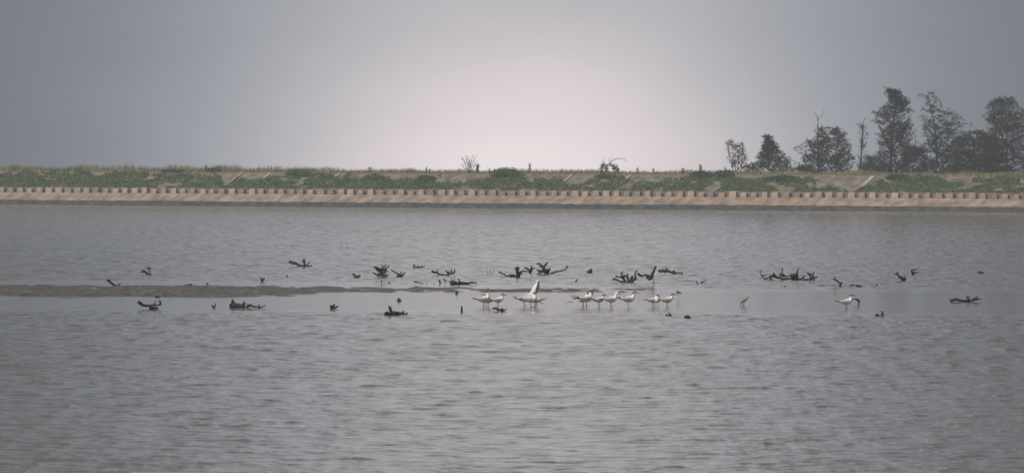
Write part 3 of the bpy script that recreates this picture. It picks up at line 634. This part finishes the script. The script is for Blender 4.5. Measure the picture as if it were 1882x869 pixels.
wood_thing(Z6, 'dead_root', 'crown of arching roots with open loops, right of centre', D, [(2.6, [(282, 326), (335, 334), (375, 360), (440, 364)]), (3.2, [(436, 362), (392, 312), (326, 294)]), (2.2, [(328, 304), (322, 286)]), (2, [(388, 296), (386, 258), (410, 238)]), (3, [(390, 296), (440, 290), (468, 318)]), (1.8, [(450, 288), (456, 262)]), (3.6, [(476, 362), (462, 330), (445, 300)]), (3, [(505, 362), (494, 320), (515, 284)]), (3, [(508, 360), (545, 316), (540, 262), (570, 228)]), (2.4, [(525, 336), (568, 324)]), (2.6, [(380, 364), (450, 366), (532, 360)]), (2.6, [(505, 320), (530, 290)])], R)
wood_thing(Z6, 'dead_root', 'arched root like a stretching dog with one raised tail', D, [(4, [(732, 322), (735, 285), (752, 245), (776, 178)]), (2.6, [(575, 266), (620, 292), (662, 274), (700, 292), (730, 290)]), (1.8, [(626, 290), (628, 314)]), (3, [(672, 296), (680, 326)]), (4.2, [(700, 318), (738, 320)]), (2.4, [(745, 252), (768, 250)]), (3.6, [(680, 292), (725, 292)]), (2.2, [(764, 205), (790, 180)]), (.9, [(757, 392), (752, 350), (744, 322)]), (1.6, [(590, 276), (578, 262)])], R)
wood_thing(Z6, 'dead_branch', 'gnarled flat branch with a round knot, right of the arched root', D, [(3.2, [(812, 244), (850, 236), (900, 238), (945, 252), (985, 272), (1030, 260), (1092, 268)]), (1.8, [(852, 238), (862, 198)]), (2.6, [(872, 236), (890, 272)]), (2.6, [(885, 212), (925, 236), (950, 250)]), (6, [(985, 272), (996, 238)]), (1.6, [(820, 246), (815, 236)])], R)
wood_thing(Z6, 'driftwood_lump', 'dark bird-shaped lump of wood below the right terns', D, [(2, [(888, 742), (930, 748), (962, 744)]), (2.2, [(938, 748), (932, 725), (920, 708)]), (3, [(940, 750), (962, 742)])], R, single=True)
wood_thing(Z6, 'mud_mound', 'small pyramid-shaped dark mound poking out right of the bird-shaped lump', 'mound', [(3, [(1108, 770), (1145, 768), (1182, 770)]), (4.5, [(1130, 764), (1160, 764)]), (2.6, [(1145, 762), (1143, 742)])], None, single=True)
wood_thing(Z8, 'dead_twig', 'three-pronged little twig cluster between gnarled branch and long root raft', D, [(1.8, [(100, 266), (80, 240)]), (2, [(122, 264), (132, 240)]), (1.7, [(120, 262), (140, 252), (166, 238)])], R)
wood_thing(Z7, 'dead_twig', 'small star-shaped twig at the left end of the long root raft', D, [(2, [(150, 292), (148, 270), (124, 240)]), (1.4, [(150, 275), (152, 246)]), (1.7, [(152, 280), (175, 268), (206, 252)]), (.8, [(132, 240), (130, 180)]), (.8, [(90, 214), (165, 210)])], R)
wood_thing(Z7, 'dead_root', 'longest root raft with two tall prongs, in the right half', D, [(3.2, [(250, 292), (300, 268), (360, 290), (430, 314), (510, 314), (548, 292)]), (2, [(176, 306), (215, 306), (252, 282)]), (3.6, [(258, 320), (292, 318)]), (3, [(318, 268), (302, 220)]), (1.6, [(290, 246), (322, 240)]), (2.6, [(380, 236), (410, 268), (480, 272), (545, 254)]), (2.4, [(450, 262), (412, 234), (426, 192), (422, 158)]), (6, [(545, 268), (600, 262), (628, 296)]), (2.4, [(608, 250), (622, 205), (638, 156)]), (4, [(545, 306), (610, 320), (670, 314), (712, 272)]), (5, [(595, 255), (600, 305)]), (1.8, [(700, 290), (726, 262)])], R)
wood_thing(Z7, 'dead_root', 'y-topped root standing at the right end of the long root raft', D, [(2.6, [(700, 324), (770, 320), (850, 320)]), (4, [(790, 320), (798, 280), (778, 238)]), (2.6, [(782, 244), (740, 218)]), (2.2, [(798, 250), (808, 232)]), (2.4, [(832, 318), (824, 250), (846, 212)]), (2.2, [(838, 304), (884, 284)])], R)
wood_thing(Z7, 'dead_stub', 'lone tiny stub below the long root raft', D, [(1.6, [(444, 410), (474, 406)])], R, single=True)
wood_thing(Z7, 'dead_branch', 'v-shaped branch standing right of the y-topped root', D, [(3, [(1182, 410), (1188, 372), (1134, 326), (1080, 308)]), (1.5, [(1124, 318), (1112, 264)]), (2.6, [(1186, 376), (1228, 342)])], R)
wood_thing(Z9, 'floating_log', 'short floating log with a stub, right of the v-shaped branch', 'log', [(3.4, [(440, 334), (500, 336)]), (2, [(358, 330), (400, 322), (450, 332)]), (1.7, [(394, 324), (398, 296)])], R)
wood_thing(Z9, 'dead_stub', 'tiny upright stub right of the short floating log', D, [(1.8, [(658, 326), (650, 298)])], R, single=True)
wood_thing(Z9, 'dead_branch', 'slanting branch with a knotted root end, right side', D, [(3.2, [(960, 268), (918, 240), (880, 210), (838, 196)]), (2, [(872, 208), (874, 170)]), (1.6, [(876, 184), (896, 184)]), (5, [(935, 262), (968, 262)]), (2.2, [(945, 255), (956, 210)]), (1.5, [(960, 250), (984, 238)]), (1.4, [(925, 252), (908, 270)])], R)
wood_thing(Z9, 'dead_branch', 'zigzag branch shaped like a perched bird, beside the slanting branch', D, [(2.8, [(1056, 204), (1040, 182), (1034, 156), (1088, 146)]), (2, [(1042, 182), (1098, 186)])], R)
wood_thing(Z9, 'driftwood_lump', 'dark oval lump alone at the far right', D, [(3, [(1750, 186), (1780, 182), (1814, 188)])], R, single=True)
wood_thing(Z9, 'floating_branch', 'long low branch with two raised ends at the far right', D, [(3.6, [(1455, 496), (1500, 474), (1560, 490), (1680, 492), (1740, 478), (1785, 464)]), (2.8, [(1655, 486), (1640, 460), (1622, 432)]), (2.6, [(1700, 476), (1720, 455), (1756, 440)]), (2, [(1640, 445), (1665, 440)])], R)
wood_thing(Z9, 'dead_twig', 'u-shaped twig nearest the viewer on the right', D, [(2.2, [(645, 642), (690, 650), (738, 642)]), (2.4, [(716, 646), (720, 622), (706, 596)]), (3, [(650, 640), (668, 636)])], R)
wood_thing(Z9, 'driftwood_stick', 'dark bent stick behind the lone right tern', D, [(2.6, [(464, 496), (440, 470), (392, 472)]), (3, [(440, 470), (455, 480)]), (2, [(458, 524), (464, 492)])], R)
wood_thing(Z1, 'dead_twig', 'small clawed twig high on the left side', D, [(3, [(535, 330), (562, 332), (600, 362), (620, 344)]), (2.2, [(585, 306), (608, 304), (602, 348)])], R)
wood_thing(Z1, 'dead_branch', 'upturned crescent branch at the far left', D, [(3, [(226, 408), (262, 440), (308, 462), (346, 434)]), (2, [(230, 412), (258, 404)])], R)
wood_thing(Z1, 'dead_stub', 'tiny stub at the far left edge of the mud bar', D, [(1.8, [(470, 474), (486, 468), (490, 456)])], R, single=True)
wood_thing(Z1, 'dead_root', 'sprawling low root with two raised arms, lower left', D, [(3.4, [(500, 602), (560, 642), (620, 632), (705, 630)]), (4, [(602, 656), (680, 666)]), (2, [(640, 634), (656, 592)]), (2.6, [(692, 632), (696, 596), (676, 594)]), (3, [(600, 640), (640, 660)])], R)
wood_thing(Z1, 'mud_clod', 'dark clod on the mud bar above the sprawling root', 'clod', [(2.6, [(660, 560), (696, 554)])], None, single=True)
wood_thing(Z1, 'mud_clod', 'smaller clod right of the dark one on the mud bar', 'clod', [(2.4, [(728, 552), (740, 544)])], None, single=True)
wood_thing(Z2, 'driftwood_lump', 'flat tadpole-shaped piece at the back edge of the mud bar', D, [(1.8, [(2, 458), (30, 460)]), (3, [(30, 458), (64, 454)])], R, single=True)
wood_thing(Z2, 'dead_stub', 'tiny dark stub right of the tadpole-shaped piece', D, [(2, [(194, 446), (214, 444)])], R, single=True)
wood_thing(Z2, 'dead_twig', 'small heart-shaped fork standing above the mud bar', D, [(3.4, [(684, 422), (682, 404), (664, 392)]), (3, [(684, 410), (708, 390)])], R)
wood_thing(Z2, 'dead_twig', 'j-shaped hook of wood left of the box-like stump', D, [(2, [(240, 638), (256, 652), (268, 648), (268, 612)])], R, single=True)
wood_thing(Z2, 'dead_stump', 'box-like root stump with horned corners', 'stump', [(7, [(414, 648), (470, 650), (532, 648)]), (2.2, [(414, 640), (420, 576)]), (1.6, [(420, 586), (450, 622)]), (2.4, [(522, 640), (524, 592)]), (3, [(410, 628), (425, 622)]), (3, [(515, 618), (540, 616)])], R)
wood_thing(Z2, 'driftwood_stick', 'wavy driftwood trailing right from the box-like stump', D, [(2.4, [(540, 652), (582, 642), (622, 648), (672, 654), (722, 636)]), (1.5, [(550, 632), (592, 622)]), (2, [(652, 648), (662, 624)])], R)
wood_thing(Z3, 'dead_branch', 'horizontal branch with antler twigs in the left half', D, [(3.2, [(58, 244), (110, 262), (160, 284), (215, 290), (264, 286)]), (3, [(192, 286), (190, 252), (164, 234)]), (2.4, [(190, 254), (184, 212)]), (2, [(206, 284), (240, 248)]), (1.5, [(70, 248), (72, 234)]), (1.8, [(190, 245), (204, 238)])], R)
wood_thing(Z3, 'dead_stub', 'tiny stub below the horizontal antler branch', D, [(2, [(32, 382), (38, 366)]), (1.4, [(36, 376), (46, 376)])], R, single=True)
wood_thing(Z3, 'dead_root', 'little claw of roots left of the hand-like stump', D, [(2.8, [(622, 354), (640, 376), (668, 386), (692, 374)]), (1.8, [(656, 380), (688, 360)]), (2.4, [(632, 368), (646, 362)])], R)
wood_thing(Z3, 'dead_reeds', 'faint pair of drooping twigs far out in the open water', D, [(.7, [(525, 131), (520, 96), (498, 54)]), (.7, [(575, 131), (566, 92), (544, 70)]), (.6, [(600, 131), (632, 126), (634, 92)]), (.7, [(486, 122), (530, 133)]), (.6, [(508, 72), (528, 74)])], R, woodp)
wood_thing(Z3, 'dead_twig', 'faint scrap of twigs right of the drooping pair', D, [(.9, [(722, 132), (734, 120)]), (.7, [(750, 112), (772, 124)]), (.9, [(676, 160), (690, 158)])], R, woodp)
wood_thing(Z3, 'driftwood_lump', 'chunky root piece with two prongs below the mud bar', D, [(6, [(420, 655), (455, 662)]), (2.6, [(445, 655), (466, 618)]), (2.4, [(458, 664), (494, 636)])], R)

# ------------------------------------------------------------------ birds
white = mat('white_feather', (0.82, 0.79, 0.75), 0.8, (0.72, 0.69, 0.66), scale=18)
grey = mat('grey_feather', (0.46, 0.42, 0.39), 0.8, (0.31, 0.28, 0.255), scale=22)
blackf = mat('black_feather', (0.02, 0.018, 0.018), 0.6, (0.045, 0.035, 0.03), scale=25)
legm = mat('dark_leg', (0.06, 0.045, 0.04), 0.6)
buff = mat('buff_feather', (0.50, 0.33, 0.22), 0.8, (0.62, 0.5, 0.4), scale=14)
browf = mat('brown_feather', (0.13, 0.10, 0.08), 0.8, (0.2, 0.16, 0.13), scale=20)
BM = [white, grey, blackf, legm, buff, browf]
class Bird:
    def __init__(s): s.V = []; s.F = []; s.M = []
    def loft(s, rings, mfun, n=12, cap=True):
        """rings: (x, y, z, half width, half height); sections perpendicular to the spine"""
        # refine
        P = [Vector(r[:3]) for r in rings]; R1 = [r[3] for r in rings]; R2 = [r[4] for r in rings]
        pts = []; 
        for i in range(len(P) - 1):
            p0, p1, p2, p3 = P[max(i - 1, 0)], P[i], P[i + 1], P[min(i + 2, len(P) - 1)]
            for k in range(3):
                t = k / 3; q = 0.5 * ((2 * p1) + (p2 - p0) * t + (2 * p0 - 5 * p1 + 4 * p2 - p3) * t * t + (3 * p1 - p0 - 3 * p2 + p3) * t ** 3)
                st = t * t * (3 - 2 * t); pts.append((q, R1[i] + (R1[i + 1] - R1[i]) * st, R2[i] + (R2[i + 1] - R2[i]) * st, (i + t)))
        pts.append((P[-1], R1[-1], R2[-1], len(P) - 1))
        base = len(s.V); side = Vector((0, 1, 0)); 
        for i, (q, a, b, u) in enumerate(pts):
            tan = (pts[min(i + 1, len(pts) - 1)][0] - pts[max(i - 1, 0)][0]).normalized()
            sd = (side - tan * side.dot(tan)).normalized(); upv = tan.cross(sd)
            if upv.length < .5: upv = Vector((0, 0, 1))
            if tan.x < 0: upv = upv
            for k in range(n):
                th = 2 * math.pi * k / n; s.V.append(q + sd * (math.cos(th) * a) + upv * (math.sin(th) * b))
        for i in range(len(pts) - 1):
            for k in range(n):
                k2 = (k + 1) % n; s.F.append((base + i * n + k, base + i * n + k2, base + (i + 1) * n + k2, base + (i + 1) * n + k))
                th = 2 * math.pi * (k + .5) / n; s.M.append(mfun((pts[i][3] + pts[i + 1][3]) / 2, math.sin(th)))
        s.F.append(tuple(base + k for k in range(n))[::-1]); s.M.append(mfun(0, 0))
        s.F.append(tuple(base + (len(pts) - 1) * n + k for k in range(n))); s.M.append(mfun(len(P) - 1, 0))
    def leg(s, x, y, ztop, knee=0.01, r=.006):
        c = len(s.F); V = []; pts, ra = spline([(x + .01, y, ztop), (x - knee, y, ztop * .55), (x, y, 0.0), (x, y, -.03)], [r * 1.8, r, r, r], .03)
        tube(s.V, s.F, pts, ra, 6)
        for a in (-.5, 0, .5):       # webbed toes
            tube(s.V, s.F, [Vector((x, y, .006)), Vector((x + .045 * math.cos(a), y + .045 * math.sin(a), .002))], [r * .8, r * .5], 5)
        s.M += [3] * (len(s.F) - c)
    def build(s, name, loc, rz, sc, label, cat, group=None):
        o = mesh_obj(name, [v * sc for v in s.V], s.F, BM, smooth=True, mi=s.M, loc=loc); o.rotation_euler = (0, 0, rz); tag(o, label, cat, group); return o
def tern(px, py, face, label, neck=1.0, head='up', cap=True, tail=0.0, wing=None, one_leg=False, sc=1.0, dark_tail=True, legs=1.0):
    b = Bird(); nz = 0.12 * neck; lz = .120 * legs
    # body + neck + head + bill, one loft from tail to bill
    T = [(-.27, 0, lz + .085 + tail, .012, .004), (-.19, 0, lz + .080 + tail * .5, .032, .014), (-.11, 0, lz + .07, .060, .048), (-.02, 0, lz + .066, .086, .078), (.07, 0, lz + .084, .086, .086)]
    if head == 'up':
        T += [(.125, 0, lz + .125, .056, .056), (.145, 0, lz + .125 + nz * .55, .036, .038), (.155, 0, lz + .13 + nz, .032, .036), (.185, 0, lz + .142 + nz, .029, .031), (.212, 0, lz + .138 + nz, .014, .016), (.25, 0, lz + .130 + nz, .008, .010), (.285, 0, lz + .120 + nz, .002, .002)]
    elif head == 'preen':      # bent over onto the breast
        T += [(.115, 0, lz + .14, .056, .056), (.125, 0, lz + .20, .036, .038), (.15, .01, lz + .235, .033, .035), (.18, .02, lz + .215, .029, .031), (.188, .03, lz + .18, .015, .016), (.18, .04, lz + .15, .008, .010), (.17, .045, lz + .115, .002, .002)]
    elif head == 'back':       # head laid over the back
        T += [(.12, 0, lz + .12, .058, .06), (.115, 0, lz + .17, .044, .042), (.085, .0, lz + .185, .034, .032), (.05, .01, lz + .18, .030, .028), (.02, .02, lz + .165, .014, .014), (-.01, .025, lz + .15, .008, .008), (-.04, .03, lz + .135, .002, .002)]
    hd = len(T) - 5
    def mf(u, sn):
        if u > hd + 2.4: return 2
        if u > hd - 0.55 and sn > (-0.15 if cap else .75) and u < hd + 2.5 and cap: return 2
        if u < 0.8 and dark_tail: return 2
        return 0
    b.loft(T, mf)
    for sg in (-1, 1):
        if wing and sg == wing[0]:
            # a half-opened wing, drooped or raised
            dz, reach = wing[1], wing[2]
            b.loft([(.07, sg * .05, lz + .11, .03, .03), (0, sg * .10, lz + .11 + dz * .35, .05, .018), (-reach * .55, sg * .14, lz + .10 + dz * .7, .045, .010), (-reach, sg * .16, lz + .09 + dz, .010, .004)], lambda u, sn: 2 if u > 2.1 else (1 if sn > 0 else 0), 8)
        b.loft([(.085, sg * .052, lz + .085, .012, .018), (.05, sg * .074, lz + .088, .022, .042), (-.03, sg * .072, lz + .084, .024, .046), (-.13, sg * .046, lz + .083, .020, .032), (-.22, sg * .028, lz + .088, .012, .016), (-.33, sg * .018, lz + .10 + tail * .6, .004, .005)], lambda u, sn: 2 if u > 3.7 else 1, 8)
    b.leg(0.0, -.03, lz + .02)
    if not one_leg: b.leg(0.035, .03, lz + .02)
    loc = ground(px, py); return b.build('tern', loc, face, sc * 1.1, label, 'tern', 'terns resting in the shallows')
G0 = 563.0
tern(888.0, G0, .25, 'tall alert tern, leftmost of the flock, neck stretched up', neck=1.5, sc=1.02, tail=.02)
tern(896.5, G0 - .4, math.pi - .5, 'hunched tern facing left between the two leftmost standing terns', head='preen', sc=.92, legs=.9)
tern(914.5, G0 + .2, .15, 'third tern from the left with black cap and raised dark tail', neck=.8, sc=.90, tail=.05, legs=1.1)
tern(963.0, G0 - 1.4, .15, 'tern asleep with head on its back at the left of the spoonbill', head='back', sc=.98, tail=.08)
tern(974.5, G0 + .6, -.1, 'grey-backed tern standing directly in front of the spoonbill', head='back', sc=1.05, cap=False)
tern(985.5, G0 + .3, 2.6, 'tern with one grey wing drooping right beside the spoonbill', head='preen', sc=.98, wing=(1, -.12, .34), cap=False)
tern(1070.5, G0 - .5, .1, 'tern with raised dark wing tips and one long drooped wing', head='preen', sc=1.0, wing=(-1, -.12, .52), tail=.13, cap=True)
tern(1077.0, G0, .45, 'bulky bright tern preening at the front of the middle group', head='preen', sc=1.12, neck=1.2, tail=.06)
tern(1100.0, G0 - .2, .3, 'small black-capped tern between the preening pair and the white-headed one', neck=.75, sc=.88, legs=1.1)
tern(1122.0, G0 + .2, .1, 'white-headed tern with dark wing tips, right of the small capped one', neck=.85, sc=1.04, cap=False)
tern(1154.5, G0 - .2, .12, 'black-capped tern balancing on a single leg', neck=.95, sc=1.05, tail=.06, one_leg=True)
tern(1199.5, G0 - .3, .2, 'tern preening with its tail to the left in the right-hand trio', head='preen', sc=.86, legs=1.05)
tern(1207.0, G0 + .3, -1.25, 'tern facing the viewer in the right-hand trio', neck=.55, sc=.9, legs=1.05)
tern(1225.5, G0 + .3, .15, 'rightmost tern of the right-hand trio, black cap, grey back', neck=.75, sc=.98, tail=.03)
tern(1554.5, 567.0, .1, 'lone tern standing far right in front of the bent stick', neck=1.0, sc=.98)

def spoonbill():
    b = Bird(); lz = .34
    T = [(-.16, 0, lz + .00, .03, .02), (-.11, 0, lz + .06, .080, .065), (-.03, 0, lz + .14, .125, .12), (.03, 0, lz + .24, .125, .13), (.07, 0, lz + .33, .095, .095), (.085, 0, lz + .41, .045, .045), (.06, 0, lz + .455, .036, .038), (.085, 0, lz + .485, .042, .044), (.115, -.02, lz + .475, .036, .038)]
    b.loft(T, lambda u, sn: 0)
    # buff breast patch and folded wings
    b.loft([(-.05, -.085, lz + .09, .03, .03), (0, -.105, lz + .15, .035, .05), (.04, -.105, lz + .2, .03, .04), (.07, -.09, lz + .25, .012, .012)], lambda u, sn: 4, 8)
    for sg in (-1, 1):
        b.loft([(.10, sg * .075, lz + .27, .02, .03), (.05, sg * .10, lz + .22, .028, .075), (-.04, sg * .10, lz + .15, .028, .07), (-.15, sg * .07, lz + .06, .02, .04), (-.24, sg * .04, lz + 0, .006, .01)], lambda u, sn: 0, 10)
    # long black bill pointing down across the breast, spoon tip
    b.loft([(.115, -.05, lz + .475, .034, .032), (.085, -.085, lz + .42, .028, .024), (.045, -.135, lz + .35, .024, .016), (.005, -.16, lz + .27, .026, .014), (-.025, -.165, lz + .205, .036, .014), (-.035, -.165, lz + .18, .018, .006)], lambda u, sn: 2, 8)
    b.leg(-.02, -.04, lz + .10, .02, .009); b.leg(.04, .04, lz + .10, .02, .009)
    b.build('spoonbill', ground(983.5, G0 - 2.2), .25, .90, 'tall white spoonbill preening its breast with a long black bill', 'spoonbill')
spoonbill()
def wader(px, py, face, label, feeding, sc):
    b = Bird(); lz = .16 if not feeding else .07
    if feeding: T = [(-.15, 0, lz + .17, .006, .004), (-.09, 0, lz + .125, .025, .018), (-.03, 0, lz + .08, .042, .040), (.03, 0, lz + .045, .042, .04), (.07, 0, lz + .01, .026, .026), (.085, 0, lz - .02, .02, .022), (.09, 0, lz - .045, .008, .008), (.095, 0, lz - .075, .003, .003)]
    else: T = [(-.13, 0, lz + .03, .006, .004), (-.08, 0, lz + .045, .03, .02), (-.02, 0, lz + .055, .05, .045), (.03, 0, lz + .07, .05, .052), (.055, 0, lz + .105, .036, .034), (.05, .01, lz + .12, .026, .024), (.02, .02, lz + .115, .008, .008), (-.02, .03, lz + .10, .003, .003)]
    b.loft(T, lambda u, sn: (5 if sn > -.35 else 0) if u < 5.6 else 2, 10)
    for sg in (-1, 1):
        P = [(t[0], sg * t[3] * .85, t[2] + .004, .010, max(.008, t[4] * .62)) for t in T[1:4]]; b.loft(P, lambda u, sn: 5, 8)
    b.leg(0, -.015, lz + .04, .008, .005)
    if feeding: b.leg(.02, .015, lz + .05, .008, .005)
    b.build('wader', ground(px, py), face, sc, label, 'wader')
wader(1246.3, 549.5, math.pi - .1, 'small brown wader resting on one leg behind the right-hand terns', False, 1.0)
wader(1367.5, 561.0, math.pi + .1, 'small wader feeding head-down alone on the calm shallows', True, 1.15)

# ------------------------------------------------------------------ haze
hm = bpy.data.materials.new('haze_air'); hm.use_nodes = True; t = hm.node_tree; t.nodes.clear()
pv = t.nodes.new('ShaderNodeVolumePrincipled'); pv.inputs['Color'].default_value = (0.90, 0.93, 1.0, 1); pv.inputs['Density'].default_value = 0.00026; pv.inputs['Anisotropy'].default_value = 0.0
ou = t.nodes.new('ShaderNodeOutputMaterial'); t.links.new(pv.outputs[0], ou.inputs['Volume'])
bx = [(x, y, z) for x in (-3100, 3100) for y in (-700, 1600) for z in (-4, 46)]
hz = mesh_obj('haze', bx, [(0, 1, 3, 2), (4, 6, 7, 5), (0, 4, 5, 1), (2, 3, 7, 6), (0, 2, 6, 4), (1, 5, 7, 3)], hm); tag(hz, 'thin pale haze filling the air over the lagoon', 'haze', kind='stuff')
